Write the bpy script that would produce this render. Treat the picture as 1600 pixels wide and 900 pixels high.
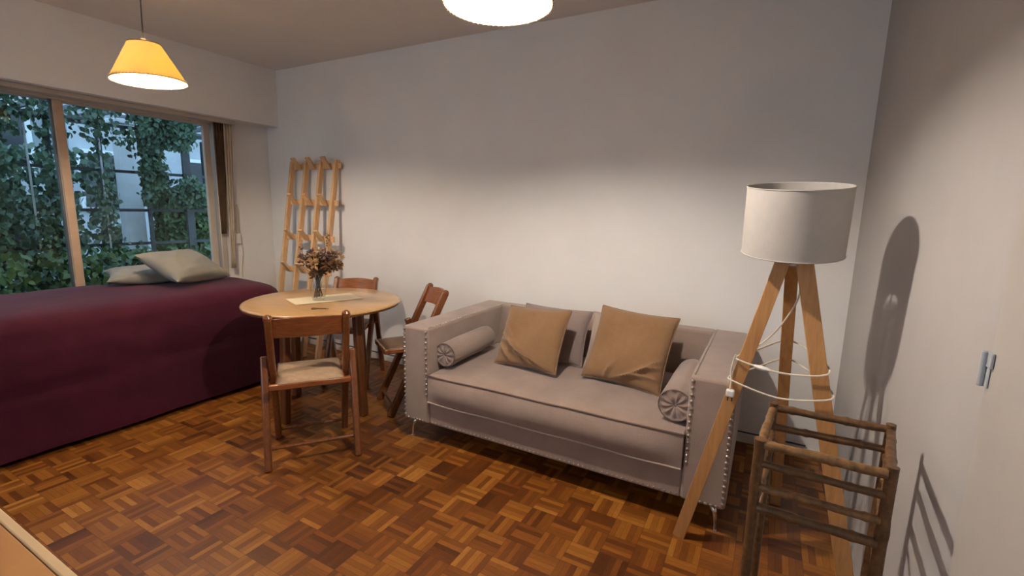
import bpy, bmesh, math, random
from math import pi, sin, cos, radians as R, sqrt, hypot
from mathutils import Vector, Matrix, noise

# ------------------------------------------------------------------ clear, camera, light, exposure
for o in list(bpy.data.objects): bpy.data.objects.remove(o)
scene = bpy.context.scene
C = scene.collection
H = 1.38                                                    # eye height
cam_d = bpy.data.cameras.new('camera'); cam = bpy.data.objects.new('camera', cam_d); C.objects.link(cam)
cam_d.sensor_width = 36; cam_d.lens = 736.0 / 1600 * 36; cam_d.clip_start = 0.02; cam_d.clip_end = 200
rows = ((0.877, 0.099, -0.470), (0.479, -0.133, 0.867), (0.023, -0.986, -0.164))   # world rows in (right, down, forward)
M3 = Matrix([(r[0], -r[1], -r[2]) for r in rows])
q = M3.to_quaternion().normalized()
cam.rotation_mode = 'QUATERNION'; cam.rotation_quaternion = q; cam.location = (0, 0, H)
scene.camera = cam
scene.view_settings.view_transform = 'Standard'; scene.view_settings.look = 'None'
scene.view_settings.gamma = 1; scene.view_settings.use_curve_mapping = False
scene.view_settings.exposure = 0.6
BULB_1, BULB_2, FILL_GLOBE = 1050.0, 1600.0, 38.0
WORLD = 2.5

w = bpy.data.worlds.new('world'); scene.world = w; w.use_nodes = True
nt = w.node_tree; nt.nodes.clear()
wo = nt.nodes.new('ShaderNodeOutputWorld'); bg = nt.nodes.new('ShaderNodeBackground')
tc = nt.nodes.new('ShaderNodeTexCoord'); sx = nt.nodes.new('ShaderNodeSeparateXYZ'); rp = nt.nodes.new('ShaderNodeValToRGB')
nt.links.new(tc.outputs['Generated'], sx.inputs[0]); nt.links.new(sx.outputs['Z'], rp.inputs[0])
rp.color_ramp.elements[0].color = (0.30, 0.45, 0.62, 1); rp.color_ramp.elements[0].position = 0.0
rp.color_ramp.elements[1].color = (0.42, 0.62, 0.95, 1); rp.color_ramp.elements[1].position = 0.7
nt.links.new(rp.outputs[0], bg.inputs[0]); bg.inputs[1].default_value = WORLD
nt.links.new(bg.outputs[0], wo.inputs[0])

# ------------------------------------------------------------------ material helpers
def new_mat(name):
    m = bpy.data.materials.new(name); m.use_nodes = True
    n = m.node_tree; b = n.nodes['Principled BSDF']
    return m, n, b
def setp(b, **k):
    names = dict(rough='Roughness', metal='Metallic', spec='Specular IOR Level', sheen='Sheen Weight', trans='Transmission Weight', ior='IOR', coat='Coat Weight')
    for a, v in k.items(): b.inputs[names[a]].default_value = v
def c4(c): return (c[0], c[1], c[2], 1)
def coords(n, scale=(1, 1, 1), kind='Object'):
    t = n.nodes.new('ShaderNodeTexCoord'); mp = n.nodes.new('ShaderNodeMapping')
    mp.inputs['Scale'].default_value = scale
    n.links.new(t.outputs[kind], mp.inputs[0]); return mp.outputs[0]
def nz(n, vec, scale, detail=4, rough=.6):
    t = n.nodes.new('ShaderNodeTexNoise'); t.inputs['Scale'].default_value = scale
    t.inputs['Detail'].default_value = detail; t.inputs['Roughness'].default_value = rough
    n.links.new(vec, t.inputs['Vector']); return t.outputs['Fac']
def ramp(n, fac, stops):
    r = n.nodes.new('ShaderNodeValToRGB'); e = r.color_ramp.elements
    while len(e) < len(stops): e.new(0.5)
    for i, (p, c) in enumerate(stops): e[i].position = p; e[i].color = c4(c)
    n.links.new(fac, r.inputs[0]); return r.outputs[0]
def bump(n, b, h, strength=.3, dist=.01):
    bp = n.nodes.new('ShaderNodeBump'); bp.inputs['Strength'].default_value = strength; bp.inputs['Distance'].default_value = dist
    n.links.new(h, bp.inputs['Height']); n.links.new(bp.outputs[0], b.inputs['Normal'])
def noisy(name, c1, c2, scale=8, rough=.6, bs=0.0, bscale=60, bdist=.002, stretch=(1, 1, 1), **k):
    m, n, b = new_mat(name); v = coords(n, stretch)
    f = nz(n, v, scale); n.links.new(ramp(n, f, [(.3, c1), (.7, c2)]), b.inputs['Base Color'])
    setp(b, rough=rough, **k)
    if bs: bump(n, b, nz(n, v, bscale, 3), bs, bdist)
    return m
def mth(n, op, a, b=None):
    m = n.nodes.new('ShaderNodeMath'); m.operation = op
    for i, x in enumerate((a, b)):
        if x is None: continue
        if isinstance(x, (int, float)): m.inputs[i].default_value = x
        else: n.links.new(x, m.inputs[i])
    return m.outputs[0]

MT = {}
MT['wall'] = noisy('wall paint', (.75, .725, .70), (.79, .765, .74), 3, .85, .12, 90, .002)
MT['wall_right'] = noisy('dimmed right wall paint', (.405, .38, .365), (.435, .41, .395), 3, .85, .12, 90, .002)  # wall colour darkened here to cut the brightness of the lamp light
MT['ceiling'] = noisy('ceiling paint', (.74, .70, .66), (.78, .74, .70), 3, .9, .1, 90, .002)
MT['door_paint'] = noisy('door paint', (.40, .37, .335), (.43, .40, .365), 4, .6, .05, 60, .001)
MT['baseboard'] = noisy('baseboard paint', (.62, .57, .50), (.68, .63, .56), 9, .5)
def wood(name, dark, light, scale=5, rough=.4, stretch=(1, 1, 12), ring=.0, **k):
    m, n, b = new_mat(name); v = coords(n, stretch)
    f1 = nz(n, v, scale, 5, .65)
    n.links.new(ramp(n, f1, [(.25, dark), (.5, tuple((a + c) / 2 for a, c in zip(dark, light))), (.75, light)]), b.inputs['Base Color'])
    setp(b, rough=rough, **k); bump(n, b, f1, .12, .002); return m
# wood whose grain runs along local Z / X
MT['chair_wood'] = wood('varnished reddish wood', (.12, .036, .011), (.25, .085, .026), 9, .28, (9, 9, 1.2), coat=.3)
MT['chair_slat'] = wood('varnished slat wood', (.18, .052, .016), (.32, .105, .034), 9, .25, (1.2, 9, 9), coat=.3)
MT['table_top'] = wood('honey tabletop', (.46, .25, .095), (.60, .36, .15), 6, .28, (1.2, 9, 9), coat=.35)
MT['table_edge'] = wood('dark table edge', (.14, .06, .02), (.24, .11, .04), 6, .4, (4, 4, 4))
MT['table_leg'] = wood('table leg wood', (.10, .034, .011), (.20, .07, .023), 8, .35, (9, 9, 1.2))
MT['pine'] = wood('pale pine', (.60, .33, .15), (.80, .52, .28), 6, .5, (9, 9, 1.0))
MT['lamp_leg'] = wood('oiled pine leg', (.36, .165, .055), (.54, .28, .105), 6, .42, (14, 14, 1.0))
MT['desk'] = wood('desk board', (.36, .15, .035), (.42, .19, .05), 5, .4, (1, 7, 7))
MT['desk_edge'] = wood('desk edge strip', (.50, .33, .17), (.60, .41, .22), 5, .4, (1, 7, 7))
MT['bamboo'] = wood('dark bamboo', (.035, .016, .006), (.20, .095, .034), 10, .38, (5, 5, 5))
MT['bamboo_light'] = wood('paler bamboo', (.07, .032, .011), (.32, .165, .062), 10, .4, (5, 5, 5))  # paler tone for the left side rails and some front rails
MT['woven_seat'] = noisy('seat fabric', (.34, .22, .13), (.46, .31, .19), 30, .85, .5, 260, .002)
MT['brown_seat'] = noisy('brown seat pad', (.15, .075, .035), (.22, .115, .055), 14, .45, .2, 120, .002)
def velvet(name, c1, c2, sheen=.35):
    m, n, b = new_mat(name); v = coords(n)
    f = nz(n, v, 5, 4, .6); f2 = nz(n, v, 140, 2)
    mix = mth(n, 'ADD', mth(n, 'MULTIPLY', f, .75), mth(n, 'MULTIPLY', f2, .25))
    n.links.new(ramp(n, mix, [(.32, c1), (.68, c2)]), b.inputs['Base Color'])
    setp(b, rough=.9, sheen=sheen, spec=.2); bump(n, b, f2, .25, .002); return m
MT['sofa'] = velvet('taupe velvet', (.255, .183, .150), (.355, .262, .218))
MT['sofa_pipe'] = velvet('dark piping', (.12, .075, .055), (.16, .10, .075))
MT['sofa_pipe_light'] = velvet('light piping', (.42, .33, .27), (.48, .38, .31))
MT['grey_cushion'] = velvet('grey taupe cushion cloth', (.22, .165, .15), (.28, .21, .19))
MT['light_cushion'] = velvet('light taupe cushion cloth', (.33, .26, .21), (.38, .30, .25))
MT['tan_cushion'] = velvet('tan cushion velvet', (.195, .105, .048), (.265, .150, .076), .3)
MT['burgundy'] = velvet('burgundy coverlet cloth', (.036, .0025, .010), (.056, .005, .017), .06)
MT['pillow'] = noisy('grey pillow cotton', (.20, .183, .152), (.255, .235, .195), 6, .9, .3, 200, .002)
MT['bed_dark'] = noisy('bed base', (.02, .012, .01), (.03, .02, .015), 6, .8)
m, n, b = new_mat('chrome'); b.inputs['Base Color'].default_value = (.78, .77, .75, 1); setp(b, metal=1, rough=.15); v = coords(n)
bump(n, b, nz(n, v, 40), .05, .001); MT['chrome'] = m
m, n, b = new_mat('nickel nail'); b.inputs['Base Color'].default_value = (.50, .43, .36, 1); setp(b, metal=1, rough=.28); v = coords(n)
bump(n, b, nz(n, v, 90), .05, .001); MT['nail'] = m
MT['frame'] = noisy('window frame paint', (.47, .40, .33), (.52, .445, .37), 8, .5)
MT['mullion'] = noisy('tan window stile', (.45, .30, .20), (.52, .36, .25), 8, .5)
MT['alu'] = noisy('grey aluminium channel', (.10, .11, .12), (.15, .16, .17), 8, .4, metal=.5)
MT['black'] = noisy('black plastic', (.012, .012, .012), (.025, .025, .025), 8, .5)
MT['white_plastic'] = noisy('white plastic', (.72, .68, .62), (.78, .74, .68), 8, .4)
MT['cord_cream'] = noisy('cream cord', (.66, .58, .46), (.72, .64, .52), 8, .5)
MT['hinge'] = noisy('blue grey hinge metal', (.34, .36, .38), (.42, .44, .46), 20, .45)
MT['brown_curtain'] = noisy('brown curtain', (.075, .04, .02), (.13, .075, .04), 12, .9, .3, 150)
MT['beige_curtain'] = noisy('beige curtain', (.42, .34, .25), (.50, .41, .31), 12, .9, .3, 150)
MT['runner'] = noisy('cream runner cloth', (.66, .54, .34), (.74, .62, .42), 30, .9, .3, 200)
MT['brass_pull'] = noisy('bottle opener metal', (.14, .05, .02), (.2, .08, .03), 20, .4)
# parquet
m, n, b = new_mat('mosaic parquet'); t = n.nodes.new('ShaderNodeTexCoord'); s = n.nodes.new('ShaderNodeSeparateXYZ')
n.links.new(t.outputs['Object'], s.inputs[0])
T = 0.122
u = mth(n, 'DIVIDE', s.outputs[0], T); vv = mth(n, 'DIVIDE', s.outputs[1], T)
fu = mth(n, 'FLOOR', u); fv = mth(n, 'FLOOR', vv)
ru = mth(n, 'SUBTRACT', u, fu); rv = mth(n, 'SUBTRACT', vv, fv)
par = mth(n, 'ABSOLUTE', mth(n, 'MODULO', mth(n, 'ADD', fu, fv), 2.0))
par = mth(n, 'GREATER_THAN', par, .5)
inv = mth(n, 'SUBTRACT', 1.0, par)
across = mth(n, 'ADD', mth(n, 'MULTIPLY', par, ru), mth(n, 'MULTIPLY', inv, rv))
along = mth(n, 'ADD', mth(n, 'MULTIPLY', par, rv), mth(n, 'MULTIPLY', inv, ru))
fing = mth(n, 'FLOOR', mth(n, 'MULTIPLY', across, 5.0)); ff = mth(n, 'SUBTRACT', mth(n, 'MULTIPLY', across, 5.0), fing)
cx = n.nodes.new('ShaderNodeCombineXYZ'); n.links.new(fu, cx.inputs[0]); n.links.new(fv, cx.inputs[1]); n.links.new(fing, cx.inputs[2])
wn = n.nodes.new('ShaderNodeTexWhiteNoise'); n.links.new(cx.outputs[0], wn.inputs['Vector'])
cx2 = n.nodes.new('ShaderNodeCombineXYZ'); n.links.new(fu, cx2.inputs[0]); n.links.new(fv, cx2.inputs[1])
wn2 = n.nodes.new('ShaderNodeTexWhiteNoise'); n.links.new(cx2.outputs[0], wn2.inputs['Vector'])
cg = n.nodes.new('ShaderNodeCombineXYZ')
n.links.new(mth(n, 'MULTIPLY', across, 9.0), cg.inputs[0]); n.links.new(mth(n, 'ADD', mth(n, 'MULTIPLY', along, 1.1), mth(n, 'MULTIPLY', wn.outputs['Value'], 57.0)), cg.inputs[1])
n.links.new(mth(n, 'MULTIPLY', wn2.outputs['Value'], 91.0), cg.inputs[2])
gr = nz(n, cg.outputs[0], 3.0, 5, .7)
big = nz(n, t.outputs['Object'], 1.3, 3)
tone = mth(n, 'ADD', mth(n, 'ADD', mth(n, 'MULTIPLY', wn.outputs['Value'], .40), mth(n, 'MULTIPLY', wn2.outputs['Value'], .22)), mth(n, 'ADD', mth(n, 'MULTIPLY', gr, .40), mth(n, 'MULTIPLY', big, .10)))
col = ramp(n, tone, [(.22, (.055, .014, .003)), (.42, (.135, .038, .006)), (.60, (.215, .070, .0095)), (.78, (.32, .12, .017)), (.97, (.47, .215, .045))])
e1 = mth(n, 'LESS_THAN', mth(n, 'MINIMUM', ff, mth(n, 'SUBTRACT', 1.0, ff)), .035)
e2 = mth(n, 'LESS_THAN', mth(n, 'MINIMUM', along, mth(n, 'SUBTRACT', 1.0, along)), .012)
edge = mth(n, 'MAXIMUM', e1, e2)
mx = n.nodes.new('ShaderNodeMix'); mx.data_type = 'RGBA'; n.links.new(mth(n, 'MULTIPLY', edge, .6), mx.inputs['Factor'])
n.links.new(col, mx.inputs[6]); mx.inputs[7].default_value = (.05, .016, .005, 1); n.links.new(mx.outputs[2], b.inputs['Base Color'])
setp(b, spec=.35)
rr = mth(n, 'ADD', .30, mth(n, 'MULTIPLY', gr, .25)); n.links.new(rr, b.inputs['Roughness'])
tilt = mth(n, 'ADD', mth(n, 'MULTIPLY', wn.outputs['Value'], .6), mth(n, 'MULTIPLY', edge, -1.0))
bump(n, b, mth(n, 'ADD', tilt, mth(n, 'MULTIPLY', gr, .5)), .25, .002)
MT['parquet'] = m
# glass
def glass(name, col=(1, 1, 1), rough=0.0, thin=True, ior=1.45):
    m = bpy.data.materials.new(name); m.use_nodes = True; n = m.node_tree; n.nodes.clear()
    o = n.nodes.new('ShaderNodeOutputMaterial')
    if thin:
        tr = n.nodes.new('ShaderNodeBsdfTransparent'); tr.inputs[0].default_value = c4(col)
        gl = n.nodes.new('ShaderNodeBsdfGlossy'); gl.inputs['Roughness'].default_value = rough
        fr = n.nodes.new('ShaderNodeFresnel'); fr.inputs[0].default_value = ior
        ge = n.nodes.new('ShaderNodeNewGeometry'); fac_ = mth(n, 'MULTIPLY', fr.outputs[0], mth(n, 'SUBTRACT', 1.0, ge.outputs['Backfacing']))
        if ior > 2:                                          # curved vase wall: reflection grows towards the edge on both faces
            lw = n.nodes.new('ShaderNodeLayerWeight'); lw.inputs[0].default_value = .5
            fac_ = mth(n, 'ADD', .05, mth(n, 'MULTIPLY', .75, mth(n, 'POWER', lw.outputs['Facing'], 2.5)))
        mxs = n.nodes.new('ShaderNodeMixShader'); n.links.new(fac_, mxs.inputs[0]); n.links.new(tr.outputs[0], mxs.inputs[1]); n.links.new(gl.outputs[0], mxs.inputs[2])
        n.links.new(mxs.outputs[0], o.inputs[0])
    else:
        g = n.nodes.new('ShaderNodeBsdfGlass'); g.inputs[0].default_value = c4(col); g.inputs['IOR'].default_value = 1.45
        n.links.new(g.outputs[0], o.inputs[0])
    return m
MT['pane'] = glass('window glass', (.93, .97, .96)); MT['vase'] = glass('vase glass', (.95, .96, .955), ior=2.1)
def emit(name, col, s):
    m = bpy.data.materials.new(name); m.use_nodes = True; n = m.node_tree; n.nodes.clear()
    o = n.nodes.new('ShaderNodeOutputMaterial'); e = n.nodes.new('ShaderNodeEmission'); e.inputs[0].default_value = c4(col); e.inputs[1].default_value = s
    n.links.new(e.outputs[0], o.inputs[0]); return m
def shade_mat(name, dcol, tcol, mixf, nscale=6):
    m = bpy.data.materials.new(name); m.use_nodes = True; n = m.node_tree; n.nodes.clear()
    o = n.nodes.new('ShaderNodeOutputMaterial'); d = n.nodes.new('ShaderNodeBsdfDiffuse'); t = n.nodes.new('ShaderNodeBsdfTranslucent')
    v = coords(n); f = nz(n, v, nscale)
    n.links.new(ramp(n, f, [(.3, tuple(.95 * c for c in dcol)), (.7, dcol)]), d.inputs[0])
    n.links.new(ramp(n, f, [(.3, tuple(.82 * c for c in tcol)), (.7, tcol)]), t.inputs[0])
    mxs = n.nodes.new('ShaderNodeMixShader'); mxs.inputs[0].default_value = mixf
    n.links.new(d.outputs[0], mxs.inputs[1]); n.links.new(t.outputs[0], mxs.inputs[2]); n.links.new(mxs.outputs[0], o.inputs[0]); return m
MT['parchment'] = shade_mat('parchment', (.80, .70, .48), (.70, .50, .075), .28)
MT['linen'] = shade_mat('white linen shade', (.50, .465, .43), (.55, .50, .44), .07, 40)
MT['thread'] = noisy('light lacing thread', (.8, .7, .45), (.85, .75, .5), 8, .7)
MT['thread_dark'] = noisy('brown lacing thread', (.20, .11, .03), (.28, .16, .05), 8, .7)
MT['fill_globe'] = emit('opal globe', (1.0, .82, .68), FILL_GLOBE); MT['bulb1'] = emit('warm bulb', (1.0, .84, .66), BULB_1); MT['bulb2'] = emit('warm white bulb', (1.0, .90, .80), BULB_2)
# outside
MT['leaf'] = noisy('ivy leaf', (.022, .062, .032), (.12, .215, .12), 7, .42)
MT['leaf_bright'] = noisy('bright hedge leaf', (.022, .062, .020), (.09, .17, .05), 5, .5)
MT['stem'] = noisy('woody stem', (.06, .04, .02), (.10, .07, .04), 9, .8)
MT['iron'] = noisy('dark iron', (.03, .035, .038), (.06, .065, .07), 9, .5)
MT['facade'] = noisy('grey facade render', (.17, .20, .20), (.34, .385, .385), 1.6, .9)
MT['facade_pale'] = noisy('pale facade render', (.30, .33, .345), (.40, .43, .445), 2, .9)
MT['white_paint'] = noisy('weathered white paint', (.55, .58, .58), (.66, .69, .69), 5, .7)
MT['dark_window'] = noisy('dark outdoor window', (.01, .013, .016), (.03, .035, .04), 3, .2)
MT['patio'] = noisy('patio concrete', (.16, .16, .15), (.24, .24, .22), 6, .9)
MT['dry_leaf'] = noisy('dried leaf', (.09, .040, .016), (.22, .11, .045), 30, .8)
MT['dry_flower'] = noisy('dried flower', (.34, .19, .08), (.60, .40, .20), 30, .8)
MT['dry_purple'] = noisy('dried purple flower', (.11, .055, .05), (.22, .13, .11), 30, .8)

# ------------------------------------------------------------------ mesh helpers
class B:
    def __init__(s): s.bm = bmesh.new()
    def box(s, c, d, rot=None):
        M = Matrix.Translation(Vector(c)) @ (rot.to_4x4() if rot is not None else Matrix.Identity(4)) @ Matrix.Diagonal((d[0], d[1], d[2], 1))
        bmesh.ops.create_cube(s.bm, size=1, matrix=M); return s
    def bx(s, a, b):
        return s.box([(a[i] + b[i]) / 2 for i in range(3)], [abs(b[i] - a[i]) for i in range(3)])
    def ring(s, pts, smooth=True): return [s.bm.verts.new(p) for p in pts]
    def bridge(s, r1, r2, smooth=True, closed=True):
        n = len(r1)
        for i in range(n if closed else n - 1):
            f = s.bm.faces.new((r1[i], r1[(i + 1) % n], r2[(i + 1) % n], r2[i])); f.smooth = smooth
    def cap(s, r, flip=False, smooth=False):
        f = s.bm.faces.new(r[::-1] if flip else r); f.smooth = smooth
    def tube(s, pts, rad, n=8, cap=True, closed=False, flat=1.0):
        pts = [Vector(p) for p in pts]; rs = []
        N = len(pts); up = None
        for i, p in enumerate(pts):
            a = pts[(i - 1) % N] if (closed or i > 0) else pts[i]; b_ = pts[(i + 1) % N] if (closed or i < N - 1) else pts[i]
            t = (b_ - a).normalized()
            if up is None:
                up = Vector((0, 0, 1)) if abs(t.z) < .9 else Vector((1, 0, 0))
            x = t.cross(up).normalized(); y = x.cross(t).normalized(); up = y
            r = rad[i] if isinstance(rad, (list, tuple)) else rad
            rs.append(s.ring([p + x * cos(2 * pi * k / n) * r + y * sin(2 * pi * k / n) * r * flat for k in range(n)]))
        for i in range(N - 1): s.bridge(rs[i], rs[i + 1])
        if closed: s.bridge(rs[-1], rs[0])
        elif cap: s.cap(rs[0], True); s.cap(rs[-1])
        return s
    def lathe(s, prof, n=48, M=None, closed=False):
        rs = []
        for r, z in prof:
            rs.append(s.ring([(M @ Vector((r * cos(2 * pi * k / n), r * sin(2 * pi * k / n), z))) if M else Vector((r * cos(2 * pi * k / n), r * sin(2 * pi * k / n), z)) for k in range(n)]))
        for i in range(len(rs) - 1): s.bridge(rs[i], rs[i + 1])
        if closed: s.bridge(rs[-1], rs[0])
        return s
    def beam(s, p1, p2, wx, wy, side=None):
        """board between two points: wx along 'side', wy across"""
        p1, p2 = Vector(p1), Vector(p2); t = (p2 - p1).normalized()
        sd = Vector(side) if side is not None else Vector((1, 0, 0))
        sd = (sd - t * sd.dot(t)).normalized(); o = t.cross(sd)
        r = []
        for p in (p1, p2): r.append(s.ring([p + sd * a * wx / 2 + o * b_ * wy / 2 for a, b_ in ((-1, -1), (1, -1), (1, 1), (-1, 1))]))
        s.bridge(r[0], r[1], False); s.cap(r[0], True); s.cap(r[1]); return s
    def make(s, name, mat, parent=None, bevel=0, seg=2, sub=0, **tags):
        bmesh.ops.recalc_face_normals(s.bm, faces=s.bm.faces)
        me = bpy.data.meshes.new(name); s.bm.to_mesh(me); s.bm.free(); me.set_sharp_from_angle(angle=R(38)); me.materials.append(MT[mat] if isinstance(mat, str) else mat)
        o = bpy.data.objects.new(name, me); C.objects.link(o)
        if bevel:
            md = o.modifiers.new('bevel', 'BEVEL'); md.width = bevel; md.segments = seg; md.limit_method = 'ANGLE'; md.angle_limit = R(40)
        if sub:
            md = o.modifiers.new('sub', 'SUBSURF'); md.levels = sub; md.render_levels = sub
        if parent is not None: o.parent = parent
        for k, v in tags.items(): o[k] = v
        return o
def thing(name, label, cat, loc=(0, 0, 0), rz=0, group=None):
    o = bpy.data.objects.new(name, None); C.objects.link(o); o.empty_display_size = .1
    o.location = loc; o.rotation_euler = (0, 0, rz); o['label'] = label; o['category'] = cat
    if group: o['group'] = group
    return o
def tag(o, label, cat, group=None, kind=None):
    o['label'] = label; o['category'] = cat
    if group: o['group'] = group
    if kind: o['kind'] = kind
    return o
def dup(root, label, loc=None, rz=None):
    r = root.copy(); C.objects.link(r); r['label'] = label
    if loc is not None: r.location = loc
    if rz is not None: r.rotation_euler = (0, 0, rz)
    for ch in list(root.children):
        c = ch.copy(); C.objects.link(c); c.parent = r
        for g in list(ch.children):
            d = g.copy(); C.objects.link(d); d.parent = c
    return r
def smooth_curve(pts, k=8, closed=False):
    P = [Vector(p) for p in pts]; N = len(P); out = []
    for i in range(N if closed else N - 1):
        g = lambda j: P[j % N] if closed else P[max(0, min(N - 1, j))]
        a, b_, c_, d_ = g(i - 1), g(i), g(i + 1), g(i + 2)
        for j in range(k):
            t = j / k
            out.append(.5 * ((2 * b_) + (c_ - a) * t + (2 * a - 5 * b_ + 4 * c_ - d_) * t * t + (3 * b_ - a - 3 * c_ + d_) * t ** 3))
    if not closed: out.append(P[-1])
    return out
def S(o): o['kind'] = 'structure'; return o

# ------------------------------------------------------------------ the room
XR, XW, XB, YB, YF, ZC = 0.41, -4.46, -4.28, 3.08, -2.6, 2.63     # right wall, window wall, beam face, back wall, front wall, ceiling
S(B().bx((XW - .2, YF - .1, -.1), (XR + .1, YB + .1, 0)).make('floor', 'parquet'))
S(B().bx((XW - .2, YF - .1, ZC), (XR + .1, YB + .1, ZC + .1)).make('ceiling', 'ceiling'))
S(B().bx((XW - .2, YB, 0), (XR + .1, YB + .1, ZC)).make('wall_back', 'wall'))
S(B().bx((XW - .2, YF - .1, 0), (XR + .1, YF, .85)).bx((XW - .2, YF - .1, 2.25), (XR + .1, YF, ZC)).bx((XW - .2, YF - .1, .85), (-3.7, YF, 2.25)).bx((-.2, YF - .1, .85), (XR + .1, YF, 2.25)).make('wall_front', 'wall'))
w2 = B()  # unseen window added in the front wall to let in fill light
for x in (-3.7, -2.56, -1.40, -.26): w2.bx((x, YF - .07, .85), (x + .06, YF - .02, 2.25))
for a, c_ in ((-3.64, -2.56), (-2.50, -1.40), (-1.34, -.26)): w2.bx((a, YF - .07, .85), (c_, YF - .02, .91)).bx((a, YF - .07, 2.19), (c_, YF - .02, 2.25))
w2 = S(w2.make('added_fill_window', 'frame'))
for a, c_ in ((-3.64, -2.56), (-2.50, -1.40), (-1.34, -.26)): B().bx((a, YF - .047, .91), (c_, YF - .043, 2.19)).make('pane', 'pane', w2)
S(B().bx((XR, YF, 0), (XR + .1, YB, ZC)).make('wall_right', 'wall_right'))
# window wall: beam, pier towards the back corner, pier behind, low sill
WY0, WY1, WZ1 = -0.35, 2.60, 2.115
S(B().bx((XW - .12, WY1, 0), (XW, YB, WZ1)).bx((XW - .12, YF, 0), (XW, WY0, WZ1)).bx((XW - .12, WY0, 0), (XW, WY1, .10)).make('wall_left', 'wall'))
S(B().bx((XW - .12, YF, WZ1), (XB, YB, ZC)).make('trim_2', 'wall'))
bb = S(B().bx((XW, YB - .012, 0), (XR, YB, .05)).make('baseboard_back', 'baseboard', bevel=.003))
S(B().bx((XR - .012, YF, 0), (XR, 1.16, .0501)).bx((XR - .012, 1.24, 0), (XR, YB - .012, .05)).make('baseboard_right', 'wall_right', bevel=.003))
# window
def frame_box(y0, y1, z0, z1, w_, x0, x1, wb=None):
    b = B(); wb = wb or w_
    b.bx((x0, y0, z0), (x1, y0 + w_, z1)); b.bx((x0, y1 - w_, z0), (x1, y1, z1))
    b.bx((x0, y0 + w_, z1 - w_), (x1, y1 - w_, z1)); b.bx((x0, y0 + w_, z0), (x1, y1 - w_, z0 + wb)); return b
win = S(frame_box(WY0, WY1, .10, WZ1, .05, XW - .10, XW + .012).make('window_1', 'frame', bevel=.004))
xg = XW - .03
sash = frame_box(1.475, 2.53, .14, WZ1 - .01, .055, xg - .015, xg + .02).make('sash', 'frame', win, bevel=.004)
B().bx((xg - .002, 1.53, .195), (xg + .002, 2.475, WZ1 - .065)).make('pane', 'pane', sash)
B().bx((xg + .021, 1.478, .15), (xg + .032, 1.528, WZ1 - .02)).make('stile', 'mullion', sash, bevel=.003)
sash = frame_box(.38, 1.55, .14, WZ1 - .01, .045, xg - .06, xg - .025).make('sash', 'frame', win, bevel=.004)
B().bx((xg - .045, .42, .185), (xg - .041, 1.51, WZ1 - .055)).make('pane', 'pane', sash)
B().bx((xg - .010, 1.462, .15), (xg + .018, 1.4745, WZ1 - .02)).make('channel', 'alu', sash)
sash = frame_box(-.32, .41, .14, WZ1 - .01, .045, xg - .015, xg + .02).make('sash', 'frame', win, bevel=.004)
B().bx((xg - .002, -.28, .19), (xg + .002, .37, WZ1 - .055)).make('pane', 'pane', sash)
S(B().bx((XW, WY0 - .05, WZ1 - .035), (XW + .10, WY1 + .10, WZ1 - .001)).make('trim_1', 'frame', bevel=.003))
# door on the right wall, seen edge on
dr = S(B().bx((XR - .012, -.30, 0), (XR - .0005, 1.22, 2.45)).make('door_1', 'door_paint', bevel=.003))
h = B().bx((XR - .018, 1.196, 1.100), (XR - .0125, 1.222, 1.130)); h.bx((XR - .016, 1.204, 1.060), (XR - .0125, 1.240, 1.098))
h.tube([(XR - .020, 1.220, 1.060), (XR - .020, 1.220, 1.130)], .006, 10)
h.make('hinge', 'hinge', dr, bevel=.002)

# black cable tacked along the top of the baseboard
tag(B().tube([(-4.2, YB - .009, .064), (-3.2, YB - .009, .066), (-2.2, YB - .009, .064), (-1.0, YB - .009, .066), (.05, YB - .009, .066), (.30, YB - .010, .064)], .0045, 6)
    .make('cable', 'black'), 'thin black cable running along the top of the back baseboard', 'cable')

# ------------------------------------------------------------------ outside
S(B().bx((-14, -8, -.12), (XW - .2, 12, -.02)).make('ground', 'patio'))
fx = -5.55
fence = thing('metal_fence', 'dark iron lattice fence outside the window overgrown with ivy', 'fence', (fx, 1.5, -.02))
bars = [-.75 + .36 * i for i in range(12)]
for y in bars: B().bx((-.012, y - 1.5 - .016, 0), (.012, y - 1.5 + .016, 2.24)).make('upright', 'iron', fence)
for y in (-.22, .33, .95, 1.29, 1.62, 2.12): B().tube([(.035, y - 1.5, .35), (.035, y - 1.5, 2.05)], .008, 6).tube([(.035, y - 1.5, .35), (.0, y - 1.5, .35)], .006, 6).make('trellis_rod', 'white_paint', fence)
for z in (.45, .98, 1.31, 1.68, 2.10): B().bx((-.016, -2.25, z - .016), (-.0121, 1.73, z + .012)).make('crossbar', 'iron', fence)
perg = thing('pergola', 'dark slender pergola roof above the patio outside the window', 'pergola', (-5.5, 1.5, -.02))
for y in [-2.0 + .28 * i for i in range(16)]:
    B().bx((-1.6, y - .02, 2.32), (.55, y + .02, 2.37)).make('rafter', 'iron', perg)
B().bx((-.18, -2.3, 2.25), (-.12, 2.6, 2.3199)).bx((.48, -2.3, 2.24), (.54, 2.6, 2.3199)).make('beam', 'iron', perg)
B().bx((-1.52, -2.3, 2.25), (-1.46, 2.6, 2.3199)).make('beam', 'iron', perg)
for y in (-2.2, 1.42, 2.5):
    B().bx((-.18, y - .03, 0), (-.12, y + .03, 2.25)).make('post', 'iron', perg)
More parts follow.
